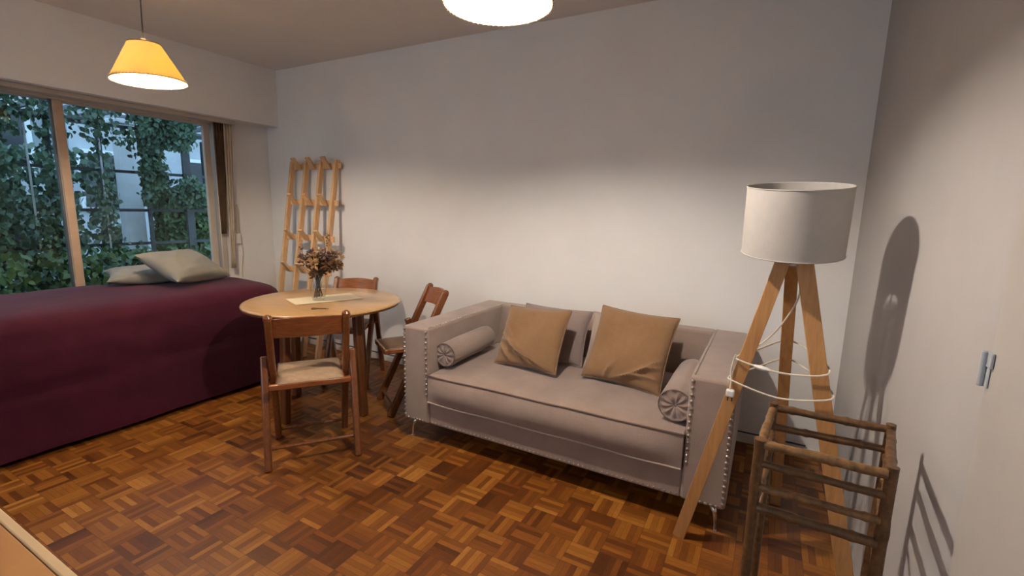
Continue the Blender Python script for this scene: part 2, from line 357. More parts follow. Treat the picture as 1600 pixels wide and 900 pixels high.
# neighbouring buildings
bd = thing('building', 'grey rendered building behind the ivy fence with dark windows', 'building', (-9.0, 1.5, -.02))
B().bx((-.6, -6.5, 0), (0, 1.6, 2.6)).make('wall', 'facade', bd)
for y, z in ((-2.2, .5), (-.6, .5), (.7, .5), (-2.2, 1.75), (.7, 1.75)):
    f = B().bx((0, y - .5, z), (.06, y + .5, z + .9)).make('window_frame', 'white_paint', bd)
    B().bx((.061, y - .43, z + .07), (.07, y + .43, z + .83)).make('window_pane', 'dark_window', f)
B().bx((0.0, -6.5, 1.45), (.28, 1.6, 1.62)).make('ledge', 'facade_pale', bd)
bd2 = thing('building', 'tall pale building seen above and right of the ivy', 'building', (-11.0, 5.5, -.02))
B().bx((-1, -2.4, 0), (0, 5.5, 5.2)).make('wall', 'facade_pale', bd2)
for y, z in ((-1.2, 1.2), (.6, 1.2), (2.4, 1.2), (-1.2, 3.0), (.6, 3.0), (2.4, 3.0)):
    f = B().bx((0, y - .45, z), (.06, y + .45, z + 1.1)).make('window_frame', 'white_paint', bd2)
    B().bx((.061, y - .38, z + .07), (.07, y + .38, z + 1.03)).make('window_pane', 'dark_window', f)
tag(B().bx((-6.9, -1.2, .62), (-6.84, 2.05, .80)).bx((-6.9, -1.2, -.02), (-6.84, -1.1, .62)).bx((-6.9, .4, -.02), (-6.84, .5, .62)).bx((-6.9, 1.95, -.02), (-6.84, 2.05, .62)).make('railing', 'white_paint', bevel=.005),
    'pale wooden rail crossing behind the ivy in the left window', 'railing')
tag(B().bx((-6.42, 2.58, -.02), (-6.26, 2.76, 2.2)).bx((-6.45, 2.55, 2.2), (-6.23, 2.79, 2.25)).make('pillar', 'white_paint', bevel=.01),
    'pale square pillar standing behind the ivy fence', 'pillar')
tag(B().bx((-6.6, 3.52, -.02), (-6.5, 4.7, 1.25)).bx((-6.58, 3.58, 1.25), (-6.52, 3.64, 2.15)).bx((-6.62, 3.50, 1.25), (-6.48, 4.72, 1.32)).make('garden_gate', 'dark_window', bevel=.01), 'dark panelled gate outside at the right edge of the window', 'gate')
rnd = random.Random(5)
def leaf(b, p, n_, s, roll):
    n_ = n_.normalized(); up = Vector((0, 0, -1)); x = n_.cross(up)
    if x.length < .1: x = Vector((1, 0, 0))
    x.normalize(); y = x.cross(n_).normalized()
    x, y = x * cos(roll) + y * sin(roll), y * cos(roll) - x * sin(roll)
    if y.z > 0 and rnd.random() < .6: y = -y
    P = [p - y * s * .5, p - x * s * .42 + n_ * s * .07 - y * s * .2, p - x * s * .30 + n_ * s * .10 + y * s * .22, p + y * s * .62, p + x * s * .30 + n_ * s * .10 + y * s * .22, p + x * s * .42 + n_ * s * .07 - y * s * .2]
    v = [b.bm.verts.new(q_) for q_ in P]
    b.bm.faces.new((v[0], v[1], v[2], v[3])); b.bm.faces.new((v[0], v[3], v[4], v[5]))
def dens(y, z):
    d_ = noise.noise(Vector((y * 1.5, z * .8, 3.1))) * .9 + noise.noise(Vector((y * 5, z * 2.2, 7.7))) * .5
    return d_
def ivy(name, x0, x1, y0, y1, z0, z1, count, thr, size, mat, seed):
    b = B(); rr_ = random.Random(seed); k = 0; tries = 0
    while k < count and tries < count * 12:
        tries += 1
        y = rr_.uniform(y0, y1); z = z0 + (z1 - z0) * rr_.random()
        # strands hang from the uprights and thicken towards the top
        near = min(abs(y - q_) for q_ in bars)
        g = dens(y + seed * 3.3, z) + .38 * (1 - near / .18) + .22 * (z > 1.9) - thr
        if g + rr_.uniform(-.18, .18) < 0: continue
        p = Vector((rr_.uniform(x0, x1), y, z)); nn = Vector((rr_.uniform(.2, 1), rr_.uniform(-.8, .8), rr_.uniform(-.5, .6)))
        leaf(b, p, nn, size * rr_.uniform(.6, 1.25), rr_.uniform(-.8, .8)); k += 1
    return b.make(name, mat)
tag(ivy('ivy', fx - .05, fx + .13, -.7, 2.40, .0, 2.27, 13000, .16, .047, 'leaf', 1), 'dense dark green ivy climbing the left part of the iron fence', 'ivy', None, 'stuff')
tag(ivy('ivy', fx + .02, fx + .14, 2.42, 3.15, 1.32, 2.27, 3600, -.12, .047, 'leaf', 2), 'dark green ivy hanging from the top right of the iron fence', 'ivy', None, 'stuff')
tag(ivy('ivy', -6.75, -6.5, -1.0, 3.0, -.02, 1.9, 5000, .15, .07, 'leaf', 4), 'shaded ivy thicket standing behind the iron fence', 'ivy', None, 'stuff')
def hedge(name, y0, y1, z1, x, count, seed):
    b = B(); rr_ = random.Random(seed)
    for i in range(count):
        p = Vector((x + rr_.uniform(-.2, .2), rr_.uniform(y0, y1), rr_.uniform(0, z1))); p.z *= 1 - .1 * abs(noise.noise(p * 3))
        leaf(b, p, Vector((rr_.uniform(.2, 1), rr_.uniform(-.8, .8), rr_.uniform(-.5, .8))), rr_.uniform(.035, .075), rr_.uniform(-1, 1))
    return b.make(name, 'leaf_bright')
tag(hedge('hedge', 2.86, 3.36, 1.50, -6.2, 5600, 3), 'brighter green bushy hedge behind the fence at the right', 'hedge', None, 'stuff')
tag(hedge('hedge', 1.2, 2.75, .95, -5.15, 2600, 8), 'low leafy hedge close outside the right window pane', 'hedge', None, 'stuff')

# ------------------------------------------------------------------ bed
bed = thing('bed', 'high single bed under the window covered to the floor in a burgundy spread', 'bed', (-3.90, 1.50, 0))
BX0, BX1, BY0, BY1, BZ = XW + .02 - (-3.90), -3.37 + 3.90, -.98, .93, .762
B().bx((BX0 + .06, BY0 + .06, .10), (BX1 - .08, BY1 - .08, .42)).make('base', 'bed_dark', bed)
for sx_ in (BX0 + .12, BX1 - .16):
    for sy_ in (BY0 + .14, BY1 - .16): B().bx((sx_ - .03, sy_ - .03, 0), (sx_ + .03, sy_ + .03, .10)).make('leg', 'bed_dark', bed)
B().bx((BX0 + .03, BY0 + .03, .42), (BX1 - .06, BY1 - .06, .72)).make('mattress', 'pillow', bed, bevel=.05, seg=4)
b = B(); rings = []
def bedpt(s_, t_):
    """s_ around the outline 0..1, t_ from the crown (0) to the hem (1)"""
    # rounded rectangle outline
    L = [(BX1, BY0), (BX1, BY1), (BX0, BY1), (BX0, BY0)]
    rad = .12; segs = []
    n_ = 40
    return None
NS = 220
def outline(rad, grow):
    pts = []
    x0, x1, y0, y1 = BX0, BX1 + grow, BY0 - grow, BY1 + grow
    w_, h_ = x1 - x0, y1 - y0
    per = [(x1, y0 + rad, x1, y1 - rad, 0), (x1 - rad, y1, x0 + .02, y1, 1), (x0, y1 - .02, x0, y0 + .02, 2), (x0 + .02, y0, x1 - rad, y0, 3)]
    cnt = (84, 44, 30, 40); crn = ((x1 - rad, y1 - rad, rad, 0), (x0 + .02, y1 - .02, .02, pi / 2), (x0 + .02, y0 + .02, .02, pi), (x1 - rad, y0 + rad, rad, 1.5 * pi))
    for (xa, ya, xb, yb, _), c_, (cx_, cy_, rd, a0) in zip(per, cnt, crn):
        for i in range(c_): t = i / c_; pts.append((xa + (xb - xa) * t, ya + (yb - ya) * t))
        for i in range(6): a = a0 + (pi / 2) * i / 6; pts.append((cx_ + rd * cos(a), cy_ + rd * sin(a)))
    return pts
levels = []
for inset, z in ((.40, BZ + .012), (.30, BZ + .01), (.20, BZ + .006), (.13, BZ + .001), (.08, BZ - .008), (.045, BZ - .024), (.018, BZ - .052), (.004, BZ - .09), (0, BZ - .14)):
    levels.append((inset, z, 0.0))
for i in range(1, 15): levels.append((-.035 * (i / 14) ** 1.3, BZ - .14 - (BZ - .14 - .035) * i / 14, i / 14))
base = outline(.16, 0); cxm, cym = (BX0 + BX1) / 2, (BY0 + BY1) / 2
prev = None
for inset, z, t in levels:
    ring = []
    for k, (x, y) in enumerate(base):
        sx_ = (x - cxm) / ((BX1 - BX0) / 2); sy_ = (y - cym) / ((BY1 - BY0) / 2)
        nx = x - sx_ * inset if t == 0 or inset > 0 else x + (-inset if x > BX1 - .15 else 0) * min(1, max(0, sx_))
        ny = y - sy_ * inset * 1.0 if t == 0 else y + (-inset) * 1.6 * (sy_ if abs(sy_) > .8 else 0)
        nf = 0
        if t > 0:
            fold = noise.noise(Vector((y * 2.6 + x * 1.3, x * 2.6, z * .7))) * .028 + noise.noise(Vector((y * 7, x * 7, z * 1.5))) * .010
            crease = -.014 * math.exp(-((z - .40 - .025 * sin(y * 3)) / .016) ** 2)
            nf = (fold * min(1, t * 2.2) + crease) + .012
        dx, dy = (1, 0) if x > BX1 - .05 else ((0, 1) if y > BY1 - .05 else ((0, -1) if y < BY0 + .05 else (0, 0)))
        zz = z + (noise.noise(Vector((nx * 3, ny * 3, 1))) * .012 if t == 0 else 0) + (.012 * noise.noise(Vector((y * 3, x * 3, 9))) if t == 1 else 0)
        ring.append(b.bm.verts.new((nx + dx * nf, ny + dy * nf, zz)))
    if prev: b.bridge(prev, ring)
    else:
        top_v = b.bm.verts.new((cxm, cym, BZ + .013))
        for k in range(len(ring)): f = b.bm.faces.new((top_v, ring[k], ring[(k + 1) % len(ring)])); f.smooth = True
    prev = ring
b.make('bedspread', 'burgundy', bed)

# soft cushion: two bulged sides meeting in a seam
def cushion(name, w_, h_, t_, mat, parent=None, seed=0, folds=None, piping=None, pinch=.06, nU=34, nV=34, **kw):
    b = B(); rows_ = {}
    def pt(u, v_, side):
        au, av = abs(u), abs(v_)
        # corners pull in a little between, ears stick out
        px = u * w_ / 2 * (1 - pinch * (1 - av ** 2) * au ** 6); pz = v_ * h_ / 2 * (1 - pinch * (1 - au ** 2) * av ** 6)
        bul = (max(0, 1 - au ** 3.2) * max(0, 1 - av ** 3.2)) ** .55
        y = side * t_ / 2 * bul
        q_ = Vector((px * 5 + seed, pz * 5, side * 3))
        y += side * bul * t_ * .10 * noise.noise(q_)
        if folds and side == folds[0]:
            for (fu, fv, ang, ln, wd, am) in folds[1]:
                du, dv = u - fu, v_ - fv; a_ = du * cos(ang) + dv * sin(ang); c_ = -du * sin(ang) + dv * cos(ang)
                c_ += .25 * a_ * a_
                y += side * am * math.exp(-(a_ / ln) ** 2) * math.exp(-(c_ / wd) ** 2) * (min(1, bul * 2))
        return Vector((px, y, pz))
    for side in (1, -1):
        g = []
        for i in range(nU + 1):
            u = -cos(pi * i / nU) * .35 + (2 * i / nU - 1) * .65
            row = []
            for j in range(nV + 1):
                v_ = -cos(pi * j / nV) * .35 + (2 * j / nV - 1) * .65
                if side == -1 and (i in (0, nU) or j in (0, nV)): row.append(rows_[(i, j)])
                else:
                    vt = b.bm.verts.new(pt(u, v_, side)); row.append(vt)
                    if i in (0, nU) or j in (0, nV): rows_[(i, j)] = vt
            g.append(row)
        for i in range(nU):
            for j in range(nV):
                f = b.bm.faces.new((g[i][j], g[i + 1][j], g[i + 1][j + 1], g[i][j + 1])); f.smooth = True
    seam = [rows_[(i, 0)].co.copy() for i in range(nU)] + [rows_[(nU, j)].co.copy() for j in range(nV)] + [rows_[(i, nV)].co.copy() for i in range(nU, 0, -1)] + [rows_[(0, j)].co.copy() for j in range(nV, 0, -1)]
    o = b.make(name, mat, parent)
    if piping: B().tube(seam, .0045, 6, closed=True).make('piping', piping, o)
    return o
def place(o, loc, rz=0, rx=0, ry=0, order='XYZ'):
    o.matrix_world = Matrix.Translation(Vector(loc)) @ Matrix.Rotation(rz, 4, 'Z') @ Matrix.Rotation(rx, 4, 'X') @ Matrix.Rotation(ry, 4, 'Y')
pf = (-1, [(-.2, .1, .6, .8, .10, .009), (.3, -.3, 1.2, .6, .09, .008), (.5, .4, .2, .5, .08, .008), (-.5, -.4, 2.2, .5, .10, .008)])
p1 = cushion('pillow', .46, .38, .11, 'pillow', seed=2, folds=pf, pinch=.13)
tag(p1, 'grey cotton pillow lying flatter on the bed, further left by the window', 'pillow', 'grey pillows on the bed')
place(p1, (-4.12, 1.77, BZ + .073), R(76), R(-84), R(5))
p2 = cushion('pillow', .52, .38, .15, 'pillow', seed=9, folds=(-1, [(-.3, .3, .9, .7, .10, .010), (.25, -.1, .5, .6, .09, .009), (.5, .5, 1.6, .4, .08, .008), (-.1, -.6, .1, .6, .09, .010)]), pinch=.10)
tag(p2, 'larger grey-beige cotton pillow propped on the other, nearer the corner', 'pillow', 'grey pillows on the bed')
place(p2, (-3.86, 1.93, BZ + .140), R(116), R(-62), R(6))

# curtain and roller shutter strap in the corner of the window
cur = thing('curtain', 'narrow dark brown gathered curtain hanging at the right end of the window', 'curtain', (XW + .05, 2.575, 0))
b = B(); zs = [2.08 - i * (2.08 - 1.10) / 14 for i in range(15)]; prev = None
for z in zs:
    k = (z - 1.10) / .98; hw = .022 + .036 * k; r_ = []
    for i in range(25):
        t = i / 24; r_.append(b.bm.verts.new((.012 * sin(t * 5 * 2 * pi) * (.5 + .5 * k), -.02 + (t - .5) * 2 * hw + .03 * k, z)))
    if prev: b.bridge(prev, r_, closed=False)
    prev = r_
o = b.make('cloth', 'brown_curtain', cur); md = o.modifiers.new('th', 'SOLIDIFY'); md.thickness = .003
b = B(); prev = None
for z in [2.08 - i * (2.08 - .78) / 14 for i in range(15)]:
    k = (z - .78) / 1.3; r_ = []
    for i in range(17):
        t = i / 16; r_.append(b.bm.verts.new((.018 + .008 * sin(t * 3 * 2 * pi), .035 + t * (.045 + .03 * k) - .02 * (1 - k), z)))
    if prev: b.bridge(prev, r_, closed=False)
    prev = r_
o = b.make('lining', 'beige_curtain', cur); md = o.modifiers.new('th', 'SOLIDIFY'); md.thickness = .003
wd = thing('blind_winder', 'small cream blind strap box with hanging cord beside the window', 'winder', (XW, 2.70, 1.05))
B().bx((0, -.028, -.05), (.028, .028, .05)).make('box', 'white_plastic', wd, bevel=.006)
B().bx((.030, -.009, .05), (.033, .009, .32)).make('strap', 'beige_curtain', wd)
B().tube([(.03, .02, -.05), (.028, .03, -.14), (.012, .022, -.28), (.010, .028, -.38)], .003, 6).make('cord', 'cord_cream', wd)

# ------------------------------------------------------------------ pendant lamps
def pendant(name, label, loc, zrim, r, bulbmat, tilt=(0, 0), dark=False):
    t = thing(name, label, 'lamp', (loc[0], loc[1], 0), 0, 'conical pendant lamps')
    h_ = .198; rt = r * .43
    Mx = Matrix.Translation((0, 0, zrim)) @ Matrix.Rotation(tilt[0], 4, 'X') @ Matrix.Rotation(tilt[1], 4, 'Y')
    prof = [(r, 0), (r - (r - rt) * .5, h_ * .5), (rt, h_)]
    sh = B().lathe(prof + [(rt - .002, h_), (r - (r - rt) * .5 - .002, h_ * .5), (r - .002, 0)], 72, Mx, closed=True).make('lamp_shade', 'parchment', t)
    # rims and lacing
    B().tube([Mx @ Vector((r * cos(a), r * sin(a), 0)) for a in [2 * pi * k / 72 for k in range(72)]], .0028, 6, closed=True).make('lower_rim', 'thread_dark', sh)
    B().tube([Mx @ Vector((rt * cos(a), rt * sin(a), h_)) for a in [2 * pi * k / 48 for k in range(48)]], .0028, 6, closed=True).make('upper_rim', 'thread_dark', sh)
    b = B(); N = 60; sl = (r - rt) / h_
    for k in range(N):
        a = 2 * pi * k / N; a2 = a + .035
        p_ = [(r + .002, -.004, a), (r - .006 * sl + .003, .005, a + .01), (r - .013 * sl + .002, .013, a2)]
        b.tube([Mx @ Vector((rr_ * cos(aa), rr_ * sin(aa), z_)) for rr_, z_, aa in p_], .0016, 5)
        b.tube([Mx @ Vector((rr_ * cos(aa), rr_ * sin(aa), z_)) for rr_, z_, aa in [(r - .003, -.003, a), (r - .013 * sl - .004, .013, a + .02)]], .0012, 4)
    b.make('lacing', 'thread', sh)
    # spider, socket, bulb, cord
    b = B()
    for k in range(3):
        a = 2 * pi * k / 3; b.tube([Mx @ Vector((.016 * cos(a), .016 * sin(a), h_ - .012)), Mx @ Vector((rt * cos(a), rt * sin(a), h_ - .002))], .0018, 5)
    b.make('shade_holder', 'iron', t)
    B().lathe([(.0005, h_ + .03), (.012, h_ + .028), (.013, h_ + .01), (.013, h_ - .05), (.012, h_ - .072), (.0005, h_ - .072)], 20, Mx).make('socket', 'white_plastic', t)
    B().lathe([(.0005, .038), (.012, .0395), (.022, .047), (.028, .061), (.028, .072), (.022, .088), (.013, .106), (.012, .124), (.0005, .124)], 24, Mx).make('bulb', bulbmat, t)
    top = Mx @ Vector((0, 0, h_ + .025))
    B().tube([top, (top.x * .6, top.y * .6, (top.z + ZC) / 2), (0, 0, ZC - .02)], .0035, 8).make('cord', 'black', t)
    B().lathe([(.0005, ZC - .045), (.03, ZC - .04), (.05, ZC - .012), (.052, ZC)], 28).make('ceiling_rose', 'white_plastic', t)
    return t
pendant('pendant_lamp', 'lit orange parchment pendant lamp hanging over the bed before the window', (-3.17, 1.485), 2.048, .181, 'bulb1', (R(2), R(-2)))
pendant('pendant_lamp', 'lit pale yellow pendant lamp cut by the top edge above the sofa', (-.865, 1.455), 2.05, .181, 'bulb2', (R(0), R(0)))

gl = thing('added_fill_lamp', 'round opal fill lamp added out of view near the front wall', 'lamp', (-2.6, -1.9, ZC))  # unseen lamp added behind the camera to brighten the room
B().lathe([(.0005, -.20), (.06, -.195), (.11, -.17), (.145, -.12), (.15, -.08), (.13, -.035), (.0005, -.03)], 40).make('glass_bowl', 'fill_globe', gl)
B().lathe([(.0005, -.029), (.15, -.029), (.16, -.02), (.16, 0), (.0005, 0)], 40).make('base', 'white_plastic', gl)

# ------------------------------------------------------------------ dining table
TX, TY, TZ = -2.60, 2.14, .75
tb = thing('dining_table', 'round honey-coloured wooden dining table with dark rim between bed and sofa', 'table', (TX, TY, 0), R(8))
B().lathe([(.0005, TZ), (.30, TZ), (.488, TZ), (.496, TZ - .004), (.499, TZ - .010), (.499, TZ - .0105), (.46, TZ - .0125), (.0005, TZ - .0125)], 96).make('tabletop', 'table_top', tb)
B().lathe([(.0005, TZ - .013), (.494, TZ - .013), (.497, TZ - .016), (.492, TZ - .026), (.470, TZ - .030), (.0005, TZ - .030)], 96).make('underside', 'table_edge', tb)
b = B()
for sgn in (-1, 1):
    b.bx((-.24, sgn * .23 - .01, TZ - .095), (.24, sgn * .23 + .01, TZ - .030)); b.bx((sgn * .23 - .01, -.22, TZ - .095), (sgn * .23 + .01, .22, TZ - .0301))
b.make('apron', 'table_leg', tb)
for a in (-98, -8, 82, 172):
    a = R(a); x, y = .335 * cos(a), .335 * sin(a); tx, ty = .30 * cos(a), .30 * sin(a)
    B().beam((x, y, 0), (tx, ty, TZ - .030), .046, .052, (cos(a), sin(a), 0)).make('leg', 'table_leg', tb, bevel=.008)
rn = B(); nx_, ny_ = 24, 12; grid = []
for i in range(nx_ + 1):
    row = []
    for j in range(ny_ + 1):
        x, y = -.22 + .44 * i / nx_, -.125 + .25 * j / ny_
        row.append(rn.bm.verts.new((x, y, .0015 + .0012 * noise.noise(Vector((x * 12, y * 12, 2))))))
    grid.append(row)
for i in range(nx_):
    for j in range(ny_): f = rn.bm.faces.new((grid[i][j], grid[i + 1][j], grid[i + 1][j + 1], grid[i][j + 1])); f.smooth = True
run = rn.make('table_runner', 'runner'); md = run.modifiers.new('th', 'SOLIDIFY'); md.thickness = .0016; md.offset = 1
tag(run, 'cream rectangular cloth lying on the round table under the vase', 'cloth'); run.location = (-2.62, 2.16, TZ + .001); run.rotation_euler = (0, 0, R(68))
# little opener lying on the table
op = B().tube([(-.036, 0, 0), (-.005, .001, 0), (.02, .003, 0)], [.0035, .003, .0035], 8)
op.tube([Vector((.032 + .014 * cos(a), .003 + .012 * sin(a), 0)) for a in [2 * pi * k / 14 for k in range(14)]], .0035, 6, closed=True)
op.tube([(-.052, -.008, 0), (-.036, 0, 0), (-.048, .010, 0)], .0035, 6)
o = op.make('bottle_opener', 'brass_pull'); o.location = (-2.385, 1.925, TZ + .0045); o.rotation_euler = (0, 0, R(215)); tag(o, 'small reddish brown bottle opener lying on the round table', 'opener')
# vase with dried flowers
VX, VY = -2.605, 2.10
vs = thing('vase', 'clear glass vase standing on the cream cloth on the table', 'vase', (VX, VY, TZ + .004))
B().lathe([(.0005, 0), (.030, 0), (.036, .004), (.046, .035), (.050, .065), (.046, .10), (.038, .130), (.034, .150), (.037, .165), (.0362, .165)], 40).make('glass_body', 'vase', vs)
dv = thing('dried_flowers', 'bouquet of brown dried leaves and flowers standing in the glass vase', 'flowers', (VX, VY, TZ + .004))
rr3 = random.Random(12); heads = []
b = B()
for k in range(30):
    a = rr3.uniform(0, 2 * pi); rr_ = rr3.uniform(.0, 1) ** .6; topz = rr3.uniform(.24, .36) - .06 * rr_
    tp = Vector((cos(a) * rr_ * .14 + .015, sin(a) * rr_ * .12, topz)); mid = Vector((cos(a) * rr_ * .03, sin(a) * rr_ * .03, .165)); bot = Vector((cos(a + 2) * .03, sin(a + 2) * .03, .018))
    b.tube(smooth_curve([bot, mid, tp], 5), .0018, 5); heads.append(tp)
b.make('stems', 'stem', dv)
def dleaf(b, p, d_, s):
    d_ = d_.normalized(); x = d_.cross(Vector((rr3.uniform(-1, 1), rr3.uniform(-1, 1), rr3.uniform(-1, 1)))).normalized(); nrm = x.cross(d_)
    v = [b.bm.verts.new(q_) for q_ in (p, p + d_ * s * .5 + x * s * .28 + nrm * s * .12, p + d_ * s + nrm * s * .15, p + d_ * s * .5 - x * s * .28 + nrm * s * .12, p + d_ * s * .55 - nrm * s * .03)]
    for q_ in ((0, 1, 4), (1, 2, 4), (2, 3, 4), (3, 0, 4)): b.bm.faces.new([v[i] for i in q_])
b1, b2, b3 = B(), B(), B()
for k, tp in enumerate(heads):
    bb_ = (b1, b2, b1, b3)[k % 4] if k % 7 else b2
    for j in range(26):
        d_ = Vector((rr3.gauss(0, 1), rr3.gauss(0, 1), rr3.gauss(.1, .9))); dleaf(bb_, tp + d_.normalized() * .012, d_, rr3.uniform(.022, .042))
for k in range(110):
    a = rr3.uniform(0, 2 * pi); z = rr3.uniform(.16, .30); rr_ = (.03 + .4 * (z - .16)) * rr3.uniform(.3, 1)
    dleaf(b1, Vector((cos(a) * rr_, sin(a) * rr_, z)), Vector((cos(a), sin(a), rr3.uniform(-.4, .9))), rr3.uniform(.025, .045))
for k in range(14):
    zz = .36 + .006 * k; dleaf(b1, Vector((.075, .03, zz)), Vector((rr3.uniform(-1, 1), rr3.uniform(-1, 1), .5)), .02)
b1.tube([(.02, .01, .2), (.06, .025, .33), (.078, .03, .45)], .0016, 5)
for k in range(22):
    t = k / 22; p = Vector((-.10 - .02 * sin(t * 3), -.03, .20 + .17 * t)); dleaf(b3, p, Vector((rr3.uniform(-1, 1), rr3.uniform(-1, 1), .2)), .02)
b3.tube([(-.02, -.01, .16), (-.10, -.03, .22), (-.10, -.03, .37)], .0016, 5)
b1.make('dry_leaves', 'dry_leaf', dv, kind='stuff'); b2.make('flower_heads', 'dry_flower', dv, kind='stuff'); b3.make('purple_flowers', 'dry_purple', dv, kind='stuff')

# ------------------------------------------------------------------ folding chairs
def chair(label, loc, fwd, W=.44, seatmat='woven_seat', ht=.835):
    rz = math.atan2(fwd[1], fwd[0]) - pi / 2            # local +Y is forward
    t = thing('folding_chair', label, 'chair', (loc[0], loc[1], 0), rz, 'wooden folding chairs around the table')
    hw = W / 2
    for s_ in (-1, 1):
        # long post: front foot up to the back top; rounded top
        xo = s_ * (hw - .036)
        p = B().beam((xo, .40, 0), (xo, .012, ht - .018), .036, .048, (1, 0, 0)); p.make('post', 'chair_wood', t, bevel=.009, seg=3)
        q_ = B().tube([(xo, .014, ht - .03), (xo, .008, ht - .012), (xo, .005, ht - .003)], [.0225, .021, .010], 14); q_.make('post_cap', 'chair_wood', t.children[-1])
        xr = s_ * (hw + .002)
        B().beam((xr, 0.0, 0), (xr, .175, .575), .036, .046, (1, 0, 0)).make('rear_leg', 'chair_wood', t, bevel=.010, seg=3)
        B().tube([(s_ * (hw - .05), .115, .50), (s_ * (hw + .012), .115, .50)] if False else [(xo - s_ * .016, .185, .455), (xr + s_ * .014, .150, .455)], .006, 10).make('bolt', 'nail', t)
    # curved back slat
    b = B(); n_ = 14; ra = []
    for i in range(n_ + 1):
        u_ = i / n_ * 2 - 1; x = u_ * (hw - .042); yb_ = -.035 * (1 - u_ * u_); zt = ht - .028 + .012 * (1 - u_ ** 2); zb = ht - .135 + .004 * (1 - u_ ** 2)
        k_ = .015; ra.append(b.ring([(x, yb_ + .062 - k_ / 2 + .0, zb), (x, yb_ + .062 + k_ / 2, zb), (x, yb_ + .018 + k_ / 2, zt), (x, yb_ + .018 - k_ / 2, zt)]))
    for i in range(n_): b.bridge(ra[i], ra[i + 1], True)
    b.cap(ra[0], True); b.cap(ra[-1]); b.make('back_slat', 'chair_slat', t, bevel=.003)
    # seat frame and pad
    iw = hw - .050
    b = B(); b.bx((-hw + .020, .030, .425), (hw - .020, .062, .455)); b.bx((-iw, .395, .425), (iw, .425, .455))
    b.bx((-iw - .0, .062, .425), (-iw + .03, .395, .455)); b.bx((iw - .03, .062, .425), (iw, .395, .455)); b.make('seat_frame', 'chair_slat', t, bevel=.005)
    b = B(); N_ = 12; g = []
    for i in range(N_ + 1):
        row = []
        for j in range(N_ + 1):
            u_, v_ = i / N_ * 2 - 1, j / N_ * 2 - 1; e = (1 - abs(u_) ** 4) * (1 - abs(v_) ** 4)
            row.append(b.bm.verts.new((u_ * (iw - .008), .225 + v_ * .185, .4555 + .016 * e ** .5 - .006 * (1 - u_ * u_) * (1 - v_ * v_))))
        g.append(row)
    for i in range(N_):
        for j in range(N_): f = b.bm.faces.new((g[i][j], g[i + 1][j], g[i + 1][j + 1], g[i][j + 1])); f.smooth = True
    o = b.make('seat', seatmat, t); md = o.modifiers.new('th', 'SOLIDIFY'); md.thickness = .008; md.offset = -1
    # stretchers
    B().tube([(-hw + .02, .372, .062), (hw - .02, .372, .062)], .0095, 10).make('stretcher', 'chair_wood', t)
    B().tube([(-hw + .004, .040, .105), (hw - .004, .040, .105)], .0095, 10).make('stretcher', 'chair_wood', t)
    return t
chair('wooden folding chair with beige seat, its back to the camera before the round table', (-2.04, 1.575), (-.8, .6), .445)
chair('wooden folding chair behind the round table by the ladder rack, only its back slat clear', (-2.975, 2.785), (.50, -.87), .39, 'brown_seat', .805)
chair('wooden folding chair with brown seat between the round table and the sofa arm', (-2.02, 2.645), (-.55, -.835), .40, 'brown_seat')

# ------------------------------------------------------------------ slatted coat rack leaning on the back wall
lad = thing('peg_rack', 'pale pine slatted rack with slanted pegs leaning against the back wall', 'rack', (-3.72, 3.0, 0))
def lean(x, z, dy=0): return Vector((x, .045 - .30 * (1 - z / 1.78) + dy, z))
xs = (-.33, -.13, .07, .265)
for x in xs: B().beam(lean(x - .00, 0), lean(x, 1.78), .028, .048, (1, 0, 0)).make('upright_slat', 'pine', lad, bevel=.003)
for z in (1.73, 1.40, 1.08, .78, .45):
    B().beam(lean(xs[0] - .012, z, .012), lean(xs[3] + .05, z, .012), .014, .052, (0, 1, 0)).make('cross_rail', 'pine', lad, bevel=.002)
for z in (1.73, 1.40, 1.08, .78):
    for x in (-.23, -.03, .17):
        p = lean(x, z, .002); B().beam(p + Vector((0, 0, -.02)), p + Vector((-.0, -.075, .075)), .052, .020, (1, 0, 0)).make('peg', 'pine', lad, bevel=.002)

# ------------------------------------------------------------------ sofa
SX0, SX1, SY0, SY1, SH, SB = -1.835, -.055, 2.055, 3.02, .70, .125
so = thing('sofa', 'two-seat taupe velvet sofa with nailhead trim and chrome legs at the back wall', 'sofa', ((SX0 + SX1) / 2, SY0, 0))
ox, oy = (SX0 + SX1) / 2, SY0
hw = (SX1 - SX0) / 2; AW = .185; dp = SY1 - SY0
B().bx((-hw + AW, .012, SB), (hw - AW, dp - .13, .27)).make('base', 'sofa', so, bevel=.008, seg=3)
arms = []
for s_ in (-1, 1):
    xa, xb = (s_ * hw, s_ * (hw - AW)); a = B().bx((min(xa, xb), 0, SB), (max(xa, xb), dp, SH)).make('arm', 'sofa', so, bevel=.016, seg=4); arms.append(a)
b = B(); pr = [(dp - .13, SB), (dp, SB), (dp, SH), (dp - .115, SH), (dp - .18, .40)]
r1 = b.ring([(-hw + AW - .01, y, z) for y, z in pr]); r2 = b.ring([(hw - AW + .01, y, z) for y, z in pr]); b.bridge(r1, r2, False); b.cap(r1, True); b.cap(r2)
b.make('backrest', 'sofa', so, bevel=.014, seg=3)
